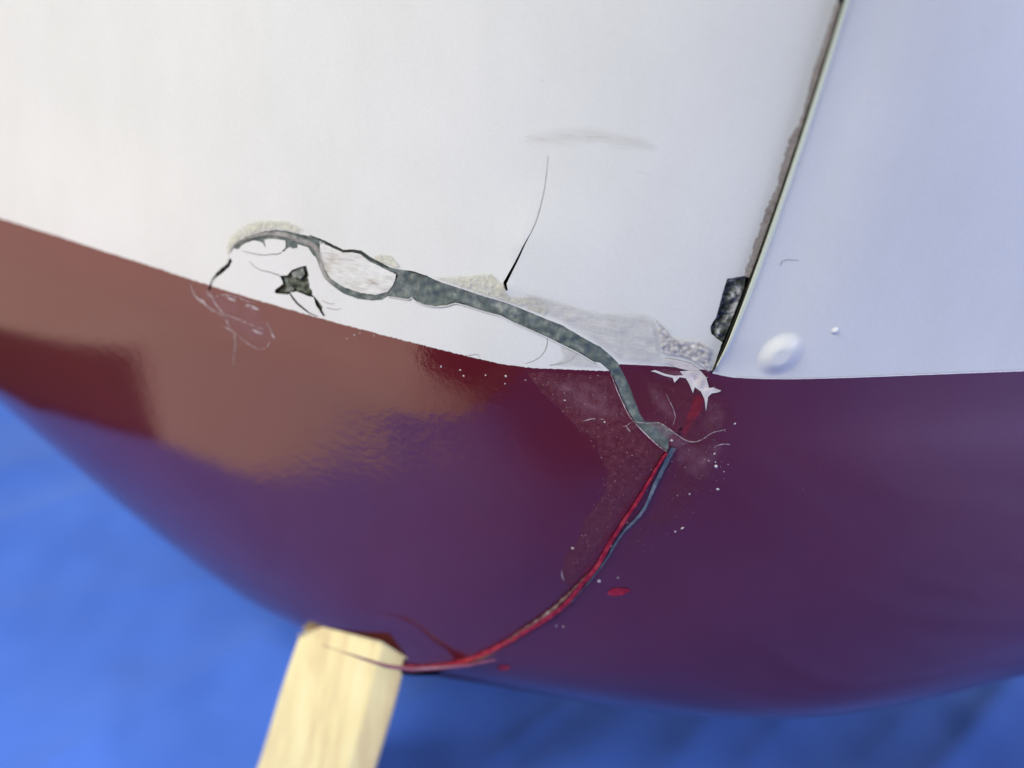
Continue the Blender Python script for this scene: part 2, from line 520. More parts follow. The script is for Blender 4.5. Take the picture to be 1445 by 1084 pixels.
# port topside edge along the seam (chipped), and the paint line
seam_port = [(1232, -150), (1190, -20), (1179, 10), (1164, 55), (1148, 100), (1137, 145), (1131, 170), (1114, 199), (1104, 234), (1097, 264), (1080, 299),
             (1067, 339), (1055, 376), (1051, 389), (1026, 393), (1021, 408), (1017, 424), (1010, 448), (1002, 461), (1004, 471), (1019, 483), (1006, 522)]
wl_port = [(860, 524), (740, 518), (680, 507), (600, 488), (457, 451), (296, 403), (221, 378), (147, 355), (80, 333), (0, 308)]
wl_port_r = [(1004, 523), (985, 521), (940, 517), (875, 514)]
uv_w = to_uv(port, densify(wl_port_r, 5, jit=.2) + densify(catmull(wl_port, 30), 2.5, jit=0.55, seed=4)) 
uv_w.append((0.0, uv_w[-1][1] - (uv_w[-1][0]) * 0.01))
uv_seam = to_uv(port, densify(seam_port, 4, jit=0.35, seed=2))
uv_seam = [(min(a, 5.0), b) for a, b in uv_seam]
top_edge = [(x, 0.0) for x in np.linspace(0, uv_seam[0][0], 30)]
left_edge = [(0.0, y) for y in np.linspace(uv_w[-1][1], 0, 12)][1:-1]
outer_white = top_edge + uv_seam[1:] + uv_w + left_edge
holes = [to_uv(port, h) for h in (BAND, WEDGE, STAR, STARLEG, CRACK)]

RIDGE = (port.to_uv(716, 402), port.to_uv(770, 245))      # the lips of the short open crack stand up
def port_relief(u, v):
    # the shell stands a little proud along the torn edge and dips by the open crack
    h = 0.00025 * np.sin(u * 3.1 + v * 1.7) * np.sin(v * 2.3 - u)
    (u0, v0), (u1, v1) = RIDGE
    t = (v - v0) / (v1 - v0)
    d = (u - (u0 + (u1 - u0) * t))
    fade = np.exp(-np.clip(t - 0.35, 0, 9) ** 2 / 0.18) * np.exp(-np.clip(-t, 0, 9) ** 2 / 0.02)
    return h + fade * np.where(d > 0, 0.0011 * np.exp(-d / 0.30), 0.0011 * np.exp(d / 0.22))

white_port = skin("topside", port, None, holes, WHITE, 0.055, 0.05, uv_outer=outer_white, hfun=port_relief,
                  label="white topside panel broken along a long curved crack")

# port bottom: from the paint line to the keel
wl2 = list(reversed(uv_w))
keel_edge = [(5.0, y) for y in np.linspace(uv_w[0][1] + 0.01, 7.0, 120)]
outer_red = [(0.0, wl2[0][1])] + wl2[1:] + keel_edge + [(x, 7.0) for x in np.linspace(5, 0, 40)][1:] + [(0.0, y) for y in np.linspace(7.0, wl2[0][1], 40)][1:-1]
red_port = skin("bottom", port, None, [holes[0], holes[1]], MAROON, 0.055, 0.05, uv_outer=outer_red, hfun=port_relief,
                label="burgundy bottom panel left of the keel seam, torn below the crack")

# starboard shell
ul = np.concatenate([np.arange(0.012, 0.25, 0.018), np.arange(0.25, 1.2, 0.045), np.arange(1.2, 4, 0.08)])
wl_stbd = [(1007, 527), (1018, 530), (1035, 533), (1070, 535), (1110, 535.5), (1180, 534), (1250, 531.5), (1340, 528), (1444, 524)]
uv_ws = to_uv(stbd, densify(wl_stbd, 5, jit=0.15))
uv_ws[0] = (0.0, uv_ws[0][1])
uv_ws.append((4.0, uv_ws[-1][1]))
seam_edge = [(0.0, y) for y in np.linspace(0, uv_ws[0][1], 90)]
out_ws = [(x, 0.0) for x in np.linspace(4, 0, 40)] + seam_edge[1:-1] + uv_ws + [(4.0, y) for y in np.linspace(uv_ws[-1][1], 0, 20)][1:-1]

def stbd_relief(u, v):
    m = np.clip((2.05 - v) / 0.3, 0, 1)
    m = m * m * (3 - 2 * m)
    return m * (0.0010 * np.exp(-(u / 0.06) ** 2) + 0.0016 * np.exp(-(u / 0.42) ** 2))
white_stbd = skin("topside", stbd, None, [], WHITE, 0.08, 0.05, uv_outer=out_ws, hfun=stbd_relief, ulist=ul,
                  label="bluish white topside panel right of the seam")
out_rs = list(reversed(uv_ws)) + [(0.0, y) for y in np.linspace(uv_ws[0][1], 7, 140)][1:] + [(x, 7.0) for x in np.linspace(0, 4, 40)][1:] + [(4.0, y) for y in np.linspace(7, uv_ws[-1][1], 40)][1:-1]
red_stbd = skin("bottom", stbd, None, [], MAROON, 0.08, 0.05, uv_outer=out_rs, hfun=stbd_relief, ulist=ul,
                label="dark burgundy bottom panel right of the keel seam")

# dark inside seen through the breaks: the inner laminate, one sheet per side
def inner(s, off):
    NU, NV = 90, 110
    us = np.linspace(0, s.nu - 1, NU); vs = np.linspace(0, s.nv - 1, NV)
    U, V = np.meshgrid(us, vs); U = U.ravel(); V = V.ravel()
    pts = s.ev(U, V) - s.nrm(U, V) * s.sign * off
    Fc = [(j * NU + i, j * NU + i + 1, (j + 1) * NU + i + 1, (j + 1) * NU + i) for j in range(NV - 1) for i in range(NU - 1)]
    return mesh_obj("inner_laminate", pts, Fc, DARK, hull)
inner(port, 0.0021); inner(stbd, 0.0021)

# ---- thin pieces laid on or into the shell
both_v = port.verts + stbd.verts
both_t = port.tris + [tuple(i + len(port.verts) for i in t) for t in stbd.tris]
BOTH = BVHTree.FromPolygons(both_v, both_t)
def surf_at(px, py):
    loc, n, idx, d = BOTH.ray_cast(CAM, ray(px, py))
    if loc is None:
        loc, n, idx, d = BOTH.find_nearest(P(px, py, 0.42))
    if idx < len(port.tris): s, tr, k0 = port, port.tris[idx], 0
    else: s, tr, k0 = stbd, stbd.tris[idx - len(port.tris)], len(port.tris)
    a, b, c = (s.verts[k] for k in tr)
    A, B, Cc = (Vector((s.uv[k][0], s.uv[k][1], 0)) for k in tr)
    q = barycentric_transform(loc, a, b, c, A, B, Cc)
    u = np.array([q.x]); v = np.array([q.y])
    nn = s.nrm(u, v)[0] * s.sign
    hf = (port_relief if s is port else stbd_relief)(u, v)[0]
    return s.ev(u, v)[0] + nn * hf, nn

def patch(name, poly, off, mat, thick=0.0003, step=5.0, relief=0.0, rscale=300.0, parent=None, label=None, kind=None, rimw=8.0, dome=None, dens=None, jit=0.0, holes=[], norim=False):
    poly = densify(poly, dens or min(step, 4.0), True, jit, len(name) + int(poly[0][0]))
    pa = np.array(poly)
    x0, y0 = pa.min(0); x1, y1 = pa.max(0)
    X, Y = np.meshgrid(np.arange(x0, x1, step), np.arange(y0, y1, step))
    X = X.copy(); X[::2] += step / 2
    X, Y = X.ravel(), Y.ravel()
    k = inside(poly, X, Y)
    X, Y = X[k], Y[k]
    if len(X):
        k = dist_to([poly], X, Y) > step * 0.35
        X, Y = X[k], Y[k]
    V2, T, B = cdt(poly, [list(h) for h in holes], list(zip(X, Y)), 1e-5)
    rim = dist_to([poly], V2[:, 0], V2[:, 1]) / rimw
    if norim:
        rim = rim * 0 + 1.0
    pts, nr = [], []
    for i, (x, y) in enumerate(V2):
        p, n = surf_at(x, y)
        h = off
        if relief:
            h += relief * noise.noise(Vector(p) * rscale) * min(1.0, rim[i])
        if dome:
            h += dome(x, y)
        pts.append(p + n * h); nr.append(n)
    pts = np.array(pts); nr = np.array(nr)
    if relief or dome:
        acc = np.zeros_like(pts)
        a, b, c = pts[T[:, 0]], pts[T[:, 1]], pts[T[:, 2]]
        fn = np.cross(b - a, c - a)
        fn[(fn * nr[T[:, 0]]).sum(1) < 0] *= -1
        for q in range(3): np.add.at(acc, T[:, q], fn)
        nr2 = acc / (np.linalg.norm(acc, axis=1)[:, None] + 1e-15)
        bad = (nr2 * nr).sum(1) < 0.2
        nr2[bad] = nr[bad]
        thick_n = nr2
    else:
        thick_n = nr
    return finish(name, pts, thick_n, T, B, thick, mat, parent or hull, attr=np.clip(rim, 0, 1), label=label, kind=kind)

def ribbon(path, w0, w1=None, wmid=None):
    """outline of a line of the given width (pixels), tapering to both ends"""
    path = catmull(path, 4)
    n = len(path); L, Rr = [], []
    for i, p in enumerate(path):
        a = path[max(0, i - 1)]; b = path[min(n - 1, i + 1)]
        dx, dy = b[0] - a[0], b[1] - a[1]; l = math.hypot(dx, dy) or 1
        t = i / (n - 1)
        w = (w0 + ((w1 if w1 is not None else w0) - w0) * t) if wmid is None else (w0 * (1 - t) + (w1 or w0) * t + (wmid - (w0 + (w1 or w0)) / 2) * 4 * t * (1 - t))
        w = max(w, 0.25) / 2
        L.append((p[0] - dy / l * w, p[1] + dx / l * w)); Rr.append((p[0] + dy / l * w, p[1] - dx / l * w))
    return L + Rr[::-1]

def grow(poly, g):
    c = np.array(poly); n = len(c); out = []
    area2 = sum(c[i][0] * c[(i + 1) % n][1] - c[(i + 1) % n][0] * c[i][1] for i in range(n))
    sg = 1 if area2 > 0 else -1
    for i in range(n):
        a, b = c[i - 1], c[(i + 1) % n]
        d = b - a; l = np.hypot(*d) or 1
        out.append((c[i][0] + sg * d[1] / l * g, c[i][1] - sg * d[0] / l * g))
    return out

# grey filler lying in the long crack
filler = patch("crack_filler", [tuple(p) for p in grow(BAND, 0.4)], -0.0002, GREY, 0.0012, step=2.6, relief=0.0006, rscale=500, dens=6, rimw=4)
arc = cr(*A7, [(300, 280), (350, 225), (440, 180), (520, 160), (620, 140), (740, 140), (840, 160), (960, 205), (1090, 250), (1150, 330), (1180, 460), (1230, 580), (1320, 660)]) 
patch("filler_wash", ribbon(arc, 4, 6, 9), 0.0004, ARC, 0.0, step=3, rimw=4, label="pale thin filler on the left loop of the crack")
# loose flake of white paint lying in the filler
flake_poly = cr(*C1, [(768, 244), (830, 276), (900, 308), (950, 305), (1000, 318), (1040, 352), (1120, 392), (1200, 430), (1192, 465), (1180, 492), (1150, 530), (1080, 547), (1000, 537),
                      (900, 502), (830, 457), (792, 400), (768, 330)])
patch("loose_flake", flake_poly, 0.0001, FLAKE, 0.0004, step=2.5, relief=0.00018, rscale=500, jit=0.3, label="scuffed white paint flake lying in the crack")
# laminate showing in the star-shaped hole and in the chip beside the seam
patch("exposed_laminate", [tuple(p) for p in grow(STAR, 0.5)], -0.0012, STARM, 0.0006, step=2.6, relief=0.0016, rscale=520, dens=5, label="dark laminate in the star-shaped hole")
CHIP = [(1053, 386), (1026, 391), (1020, 408), (1015, 424), (1008, 448), (1000, 461), (1002, 473), (1019, 486), (1026, 470), (1036, 444), (1050, 408)]
patch("exposed_laminate", CHIP, -0.0009, CHIPM, 0.0006, step=2.6, relief=0.0014, rscale=480, label="mottled dark laminate in the chip beside the seam")
# worn brown edge of the port panel along the seam
patch("worn_edge", [(1184, 2), (1178, 8), (1163, 55), (1147, 100), (1136, 145), (1129, 170), (1112, 199), (1102, 234), (1095, 264), (1078, 299), (1065, 339), (1052, 378), (1051, 390)] + [(stem_px(v)[0] - 1.2, stem_px(v)[1]) for v in np.linspace(1.48, 0.42, 60)], 0.0, BROWN, 0.0006, step=2.0, relief=0.00012, rscale=700, jit=0.2)
# cream rolled lip of the starboard panel, and the black line of the open seam beside it
def lip():
    vs_ = np.linspace(0.0, 1.99, 160); us_ = np.linspace(0, 1, 9)
    V, NN = [], []
    for v in vs_:
        w = 0.085 * min(1.0, (2.05 - v) / 0.5) * (1 + 0.15 * noise.noise(Vector((v * 9, 0, 0))))
        for k in us_:
            u = np.array([k * w]); vv = np.array([v])
            n = stbd.nrm(u, vv)[0] * stbd.sign
            V.append(stbd.ev(u, vv)[0] + n * (stbd_relief(u, vv)[0] + 0.00025 * math.sin(math.pi * (0.15 + 0.85 * k)) + 0.00005))
    n_ = len(us_)
    Fc = [(j * n_ + i, j * n_ + i + 1, (j + 1) * n_ + i + 1, (j + 1) * n_ + i) for j in range(len(vs_) - 1) for i in range(n_ - 1)]
    mesh_obj("seam_lip", V, Fc, CREAM, hull, label="cream rolled lip along the bow seam")
lip()
gapline = [stem_px(v) for v in np.linspace(0.35, 1.98, 24)]
patch("seam_gap", ribbon([(x - 1.2, y) for x, y in gapline], 0.6, 2.0), 0.0008, DARK, 0.0008, step=4, jit=0.15)

patch("paint_edge", ribbon([(1040, 532), (1110, 534.2), (1180, 532.8), (1250, 530.3), (1340, 526.8), (1444, 522.8)], 1.0, 1.8), 0.00012, EDGEM, 0.0002, step=4, jit=0.2, label="pale pink line painted as a highlight along the edge of the burgundy")  # pale ribbon standing in for the highlight on the starboard paint line
# hairline cracks
for i, (pts, a, b) in enumerate([
        (cr(700, 140, 3.737, [(190, 697), (215, 640), (240, 550), (258, 460), (270, 360), (275, 300)]), 1.1, 0.3),
        (cr(*A7, [(755, 572), (700, 550), (640, 532), (580, 520), (520, 490), (450, 430)]), 1.0, 0.3),
        (cr(*A7, [(775, 335), (740, 352), (680, 352), (600, 362), (520, 352), (440, 335), (380, 318)]), 1.0, 0.4),
        (cr(*C1, [(710, 210), (765, 232), (840, 268), (905, 303)]), 1.2, 1.8),
        (cr(*C1, [(900, 298), (950, 298), (1000, 306), (1045, 340), (1100, 365), (1150, 392)]), 2.2, 1.2),
        (cr(*C2, [(305, 412), (340, 418), (380, 432), (415, 441)]), 1.6, 1.0),
        (cr(*C2, [(1093, 788), (1090, 840), (1060, 890), (1010, 922), (968, 934)]), 0.9, 0.4),
        (cr(*C2, [(1110, 945), (1165, 935), (1225, 920), (1265, 875)]), 0.9, 0.5),
        (cr(*C2, [(640, 890), (700, 882), (712, 895)]), 0.8, 0.5),
        (cr(*C1, [(285, 775), (292, 830), (282, 900), (285, 945)]), 1.2, 0.6),
        (cr(*C1, [(780, 580), (800, 590), (830, 600), (850, 595)]), 0.8, 0.5),
        (cr(960, 0, 2.007, [(283, 748), (287, 738), (300, 734), (335, 737)]), 1.3, 0.5),
        (cr(*C1, [(805, 620), (860, 632), (885, 625)]), 1.0, 0.6)]):
    patch("hairline_crack", ribbon(pts, a, b), 0.00006, DARK if 0 < i < 6 else BROWN, 0.0001, step=6)

# white torn lip under the filler: paint curled along the lower edge
lip2 = cr(*C2, [(190, 556), (240, 563), (310, 573), (327, 562), (350, 584), (400, 604), (460, 614), (520, 609), (575, 594), (640, 609), (750, 644), (830, 664), (900, 699), (1000, 744), (1090, 784), (1180, 829), (1270, 874), (1360, 929)])
patch("paint_curl", ribbon(lip2, 1.2, 1.6), 0.00035, WHITE, 0.0004, step=5)

# residue and smears
patch("glue_residue", cr(*C1, [(240, 330), (235, 270), (265, 210), (320, 160), (400, 125), (480, 120), (590, 125), (670, 160), (690, 195), (640, 200), (560, 180), (480, 178), (400, 200), (330, 235), (285, 270), (262, 310)]),
      0.00035, RESIDUE, 0.0, step=3, relief=0.0003, rscale=900, rimw=6, jit=0.7, label="yellowish residue round the crack's left end", kind=None)
patch("glue_residue", cr(*C1, [(150, 480), (175, 430), (215, 385), (245, 335), (262, 315), (262, 350), (235, 385), (190, 435), (160, 490)]), 0.0003, RESIDUE, 0.0, step=3, rimw=4, relief=0.0003, rscale=900, jit=0.5)
patch("glue_residue", cr(*C2, [(90, 340), (150, 310), (210, 320), (265, 385), (240, 400), (150, 365)]), 0.0003, RESIDUE, 0.0, step=3, relief=0.0003, rscale=900, rimw=5, jit=0.5)
patch("glue_residue", cr(*C2, [(420, 440), (520, 440), (640, 430), (780, 415), (860, 480), (880, 540), (1060, 560), (1120, 620), (1080, 670), (960, 620), (860, 585), (740, 550), (620, 508), (500, 470)]),
      0.0003, RESIDUE, 0.0, step=3, relief=0.0003, rscale=900, rimw=8, jit=0.6)
patch("filler_smear", cr(*C3, [(0, 120), (130, 150), (260, 190), (430, 235), (560, 240), (700, 245), (735, 260), (760, 380), (770, 450), (790, 490), (900, 515), (980, 560), (760, 545), (640, 535),
                               (535, 520), (480, 475), (400, 415), (300, 350), (180, 285), (60, 235), (0, 220)]), 0.0004, SMEAR, 0.0, step=4, relief=0.0004, rscale=260, rimw=10, jit=0.6)
patch("filler_smear", cr(*C3, [(190, 410), (215, 500), (150, 545), (420, 565), (470, 580), (430, 535), (330, 485), (230, 430)]), 0.00014, SMEAR, 0.0, step=4, rimw=6)
patch("crushed_paint", cr(*C3, [(735, 260), (800, 330), (840, 380), (900, 400), (980, 400), (1050, 430), (1060, 460), (1040, 520), (1080, 560), (1040, 580), (990, 545), (930, 500), (860, 485), (790, 480), (765, 460), (760, 380)]),
      0.0007, RUBBLE, 0.0, step=2.2, relief=0.0006, rscale=900, rimw=6, jit=0.7)
scuff = cr(700, 140, 3.737, [(60, 232), (130, 215), (200, 170), (300, 148), (430, 140), (560, 145), (700, 175), (800, 205), (830, 230), (880, 262), (830, 285), (740, 275),
                             (640, 268), (540, 245), (400, 262), (280, 262), (170, 245)])
patch("scuff_mark", scuff, 0.00008, SCUFF, 0.0, step=5, rimw=12)
for i, (pts, w) in enumerate([([(150, 200), (190, 190), (230, 185)], 1.4), ([(380, 186), (420, 187)], 1.4), ([(470, 196), (520, 200), (600, 203)], 1.2), ([(585, 250), (640, 258), (710, 266)], 1.6), ([(740, 378), (800, 400), (820, 398)], 1.0)]):
    patch("scuff_mark", ribbon(cr(700, 140, 3.737, pts), w * .6, w * .3, w), 0.0001, SCUFF, 0.0, step=5, norim=True)

# sanded area of the burgundy paint around the keel seam
C5 = (740, 480, 2.853); C6 = (660, 720, 4.17); C9 = (340, 840, 3.44)
patch("sanded_area", cr(*C5, [(0, 125), (70, 215), (150, 290), (225, 370), (285, 400), (300, 470), (330, 520), (330, 590), (290, 660), (240, 720), (215, 800), (160, 860), (145, 960), (180, 1000), (260, 900),
                              (330, 800), (420, 660), (500, 540), (560, 455), (480, 385), (430, 320), (400, 250), (370, 190), (340, 140), (200, 132), (90, 125)]),
      0.0001, WORN, 0.0, step=5, rimw=9, jit=0.5, label="dull sanded burgundy area left of the keel seam")
patch("sanded_area", cr(*C5, [(395, 105), (520, 112), (640, 120), (740, 130), (790, 195), (850, 260), (855, 330), (800, 400), (790, 480), (770, 560), (700, 650), (640, 740), (520, 800), (400, 900), (330, 930), (400, 800), (500, 680),
                              (545, 560), (590, 450), (560, 380), (470, 320), (430, 260), (410, 180)]),
      0.00012, WORN2, 0.0, step=5, rimw=26, jit=0.5, label="dull sanded burgundy area right of the filler")
# bright red laminate edge, blue-grey filler in the keel seam, tan worn edge, purple lip
patch("red_edge", cr(*C5, [(690, 210), (730, 230), (720, 280), (690, 330), (650, 385), (625, 375), (640, 330), (660, 280), (675, 240)]), 0.0003, REDGLOW, 0.0, step=3, rimw=4, jit=.6, relief=0.0002)
redp = cr(*C5, [(572, 448), (535, 505), (495, 575), (450, 650), (400, 725)]) + cr(*C6, [(830, 200), (760, 325), (680, 418), (580, 540), (480, 620), (350, 700), (200, 790), (100, 840), (0, 880)]) + cr(*C9, [(1000, 338), (880, 350), (780, 346)])
bluep = cr(*C5, [(600, 430), (565, 500), (535, 560), (508, 620), (488, 665), (455, 712), (405, 762), (365, 820)]) + cr(*C6, [(820, 280), (750, 372), (690, 445), (610, 535), (540, 600)])
patch("scraped_edge", ribbon(redp[:-2], 16, 10, 26), 0.0003, REDGLOW, 0.0, step=4, rimw=11)
patch("keel_seam", ribbon(redp, 3.5, 6, 6.5), 0.0008, RED, 0.0012, step=3, relief=0.0006, rscale=500, jit=0.4, label="bright red split edge running down the keel")
patch("seam_filler", ribbon(bluep, 7, 0.6, 3.2), 0.0005, GREYBLUE, 0.0012, step=3, relief=0.0008, rscale=500, jit=0.5, label="blue grey filler in the keel seam")
tanp = cr(*C6, [(700, 370), (590, 490), (480, 590), (400, 650), (300, 715), (215, 780)])
patch("worn_edge", ribbon(tanp, 0.6, 1.2, 4.5), 0.0008, TAN, 0.0006, step=2, relief=0.0009, rscale=900, jit=.6)

patch("resin_smear", cr(*C3, [(625, 862), (700, 858), (770, 862), (840, 905), (905, 960), (960, 975), (900, 1000), (860, 1040), (800, 1060), (830, 1000), (800, 960), (740, 900)]), 0.0005, GLAZE, 0.0, step=3, rimw=4, jit=.4)
patch("resin_smear", cr(*C3, [(720, 560), (860, 565), (960, 580), (1010, 620), (1000, 680), (960, 660), (900, 620), (820, 630), (740, 600)]), 0.00025, GLAZE, 0.0, step=3, rimw=4, jit=.4)
patch("resin_smear", cr(*C3, [(690, 640), (760, 640), (800, 700), (850, 760), (870, 830), (820, 860), (740, 800), (700, 720)]), 0.00025, GLAZE, 0.0, step=4, rimw=12, jit=.4)
patch("resin_smear", cr(*C3, [(1000, 720), (1100, 740), (1160, 820), (1130, 900), (1040, 940), (990, 900), (1020, 820)]), 0.00025, GLAZE, 0.0, step=4, rimw=14, jit=.4)
patch("resin_smear", cr(*C1, [(40, 485), (150, 520), (300, 560), (430, 610), (500, 740), (510, 800), (430, 850), (350, 810), (250, 740), (110, 600)]), 0.00012, GLAZE, 0.0, step=4, rimw=14, jit=.4, label="faint clear resin smear below the left end of the crack")
patch("laminate_shard", [(a, b) for a, b in cr(*A7, [(868, 545), (935, 510), (985, 490), (1000, 560), (960, 610), (915, 590), (880, 600)])], -0.0004, PALEG, 0.0005, step=2.5, relief=0.0004, jit=.3, label="pale grey shard of laminate in the star-shaped hole")
patch("laminate_shard", [(a, b) for a, b in cr(*A7, [(830, 690), (880, 690), (900, 715), (860, 740), (800, 735)])], -0.0004, PALEG, 0.0005, step=2.5, relief=0.0004, jit=.3)

patch("resin_smear", cr(*C5, [(600, 400), (700, 420), (790, 400), (810, 440), (770, 500), (740, 560), (680, 560), (620, 520), (590, 470)]), 0.00025, GLAZE, 0.0, step=4, rimw=16, jit=.6)
patch("resin_smear", cr(*C5, [(40, 135), (200, 140), (320, 150), (370, 230), (400, 310), (330, 340), (240, 330), (150, 270)]), 0.0002, GLAZE, 0.0, step=4, rimw=22, jit=.6)

# small parts: red chips, blister, pimples
patch("paint_chip", [(857, 836), (862, 831), (872, 829), (884, 830), (890, 833), (882, 838), (870, 841), (861, 840)], 0.0002, RED, 0.0004, step=3, relief=0.0003, label="small oval red chip in the burgundy paint")
patch("paint_chip", [(701, 942), (706, 938), (714, 938), (721, 941), (716, 946), (706, 946)], 0.0002, RED, 0.0004, step=3, label="small red chip at the foot of the hull")

def ell(cx, cy, a, b, ang, n=48):
    c, s = math.cos(ang), math.sin(ang)
    return [(cx + a * math.cos(t) * c - b * math.sin(t) * s, cy + a * math.cos(t) * s + b * math.sin(t) * c) for t in (2 * math.pi * i / n for i in range(n))]
def bl_h(cx, cy, a, b, ang, H, flat=0.45):
    c, s = math.cos(ang), math.sin(ang)
    def f(x, y):
        dx, dy = x - cx, y - cy
        r = math.hypot((dx * c + dy * s) / a, (-dx * s + dy * c) / b)
        t = max(0.0, min(1.0, (1 - r) / (1 - flat)))
        return H * t * t * (3 - 2 * t)
    return f
patch("paint_blister", ell(1101, 500, 40, 27, R(-36)), 0.00002, WHITE, 0.0, step=1.8, dome=bl_h(1101, 500, 40, 27, R(-36), 0.0018, 0.28), label="raised oval blister in the white paint")
patch("paint_blister", ell(1178, 467, 7, 5, R(-30), 20), 0.00002, WHITE, 0.0, step=1.2, dome=bl_h(1178, 467, 7, 5, R(-30), 0.0007, 0.0))

# pale spiky flakes torn below the paint line
patch("torn_flake", cr(*C3, [(715, 575), (740, 568), (800, 590), (850, 600), (900, 598), (880, 575), (940, 570), (1000, 575), (1030, 610), (1045, 670), (1070, 665), (1115, 685), (1095, 695), (1060, 700), (1040, 720),
                             (1028, 800), (1020, 735), (1000, 690), (965, 665), (955, 700), (935, 650), (915, 615), (880, 608), (850, 640), (840, 612), (790, 600), (740, 580)]),
      0.0004, PALEFL, 0.0003, step=3, relief=0.0006, rscale=500, label="pale spiky flake torn at the paint line")
patch("torn_flake", cr(*C3, [(800, 500), (870, 512), (940, 530), (985, 560), (1000, 578), (940, 572), (880, 560), (820, 540)]), 0.0003, PALEFL, 0.0003, step=3, relief=0.0004)
for pts, w in [(cr(*C3, [(620, 862), (700, 872), (760, 866), (830, 908), (905, 962), (960, 975), (1010, 960)]), 1.5),
               (cr(*C3, [(625, 868), (680, 922), (750, 988), (808, 1030)]), 1.8),
               (cr(*C3, [(490, 590), (520, 670), (555, 750), (590, 822), (620, 862)]), 1.4),
               (cr(*C3, [(555, 890), (580, 885), (600, 868), (622, 862)]), 1.4), (cr(*C3, [(575, 885), (590, 905), (600, 918)]), 1.0),
               (cr(*C3, [(330, 860), (390, 845), (455, 850)]), 0.9), (cr(*C3, [(1010, 960), (1060, 925), (1110, 912), (1138, 905), (1135, 920)]), 1.2),
               (cr(*C3, [(1080, 1000), (1120, 988), (1165, 990)]), 1.2), (cr(*C3, [(840, 880), (855, 830), (830, 760), (800, 700)]), 0.7),
               (cr(*C5, [(150, 925), (152, 945), (160, 968)]), 1.4)]:
    patch("paint_thread", ribbon(pts, w * .35, w * .3, w * 1.05), 0.0004, THREAD, 0.0, step=3, jit=0.25, norim=True)

# scratches under the paint line at left
C8 = (290, 310, 7.228)
for pts, w in [(cr(*C1, [(40, 490), (60, 545), (110, 590), (160, 630), (220, 662)]), 1.5), (cr(*C1, [(80, 570), (110, 585), (130, 610)]), 3.2), (cr(*C1, [(150, 525), (175, 590), (230, 660), (250, 710), (270, 745)]), 1.1),
               (cr(*C1, [(215, 720), (265, 745), (300, 775)]), 1.1), (cr(*C1, [(230, 655), (300, 680), (380, 715), (455, 742)]), 0.9), (cr(*C1, [(385, 742), (415, 755), (448, 765)]), 3.0),
               (cr(*C1, [(345, 600), (380, 612), (425, 630)]), 4.0), (cr(*C1, [(240, 560), (265, 570), (300, 580)]), 3.0), (cr(*C1, [(495, 765), (505, 778), (515, 792)]), 3.0),
               (cr(*C1, [(345, 808), (390, 835), (430, 855)]), 1.1), (cr(*C1, [(430, 850), (470, 845), (490, 805)]), 0.9), (cr(*C1, [(310, 770), (330, 795), (355, 815)]), 0.9),
               (cr(*C1, [(470, 700), (490, 740), (508, 775)]), 0.8), (cr(*C1, [(130, 520), (140, 545), (165, 560)]), 2.2), (cr(*C1, [(300, 545), (340, 575), (400, 590)]), 0.9),
               (cr(*C1, [(170, 560), (230, 545), (300, 560)]), 0.8)]:
    patch("scratch", ribbon(pts, 0.5, 0.5, w * 1.15 + 0.2), 0.0002, THREAD, 0.0, step=2, dens=2, jit=0.35, norim=True)
patch("scratch", ribbon([(172, 683), (200, 708), (230, 735), (278, 773)], 0.8, 0.5, 2.0), 0.00012, GLAZE, 0.0, step=4, norim=True)

# ---- specks: crumbs of paint and dust too small and many to count
def specks(name, items, mat, parent, label=None):
    V, Fc = [], []
    for (px, py, r, seed) in items:
        rnd = random.Random(seed)
        p, n = surf_at(px, py)
        n = Vector(n); t = n.orthogonal().normalized(); b = n.cross(t)
        a0 = rnd.uniform(0, 6.28); k = rnd.randint(5, 7); el = rnd.uniform(0.4, 1.0)
        s = r * 0.34 / F
        base = len(V)
        for i in range(k):
            a = 6.283 * i / k
            rr = s * rnd.uniform(0.6, 1.2)
            x, y = math.cos(a) * rr, math.sin(a) * rr * el
            x, y = x * math.cos(a0) - y * math.sin(a0), x * math.sin(a0) + y * math.cos(a0)
            V.append(Vector(p) + t * x + b * y + n * 0.00015)
        V.append(Vector(p) + n * (0.00015 + s * 0.5))
        for i in range(k):
            Fc.append((base + i, base + (i + 1) % k, base + k))
    o = mesh_obj(name, V, Fc, mat, parent, smooth=False, kind='stuff', label=label)
    return o
rs = random.Random(11)
def scatter(poly, n, rmin, rmax):
    pa = np.array(poly); x0, y0 = pa.min(0); x1, y1 = pa.max(0); out = []
    while len(out) < n:
        x, y = rs.uniform(x0, x1), rs.uniform(y0, y1)
        if inside(poly, np.array([x]), np.array([y]))[0]:
            out.append((x, y, rmin + (rmax - rmin) * rs.random() ** 3, rs.random()))
    return out
it = []
it += scatter(cr(*C5, [(20, 130), (330, 140), (430, 330), (560, 450), (320, 800), (160, 960), (330, 520), (220, 370)]), 60, 0.3, 0.9)
it += scatter(cr(*C5, [(400, 110), (740, 130), (850, 300), (790, 560), (640, 760), (400, 900), (560, 560), (580, 400)]), 30, 0.3, 0.9)
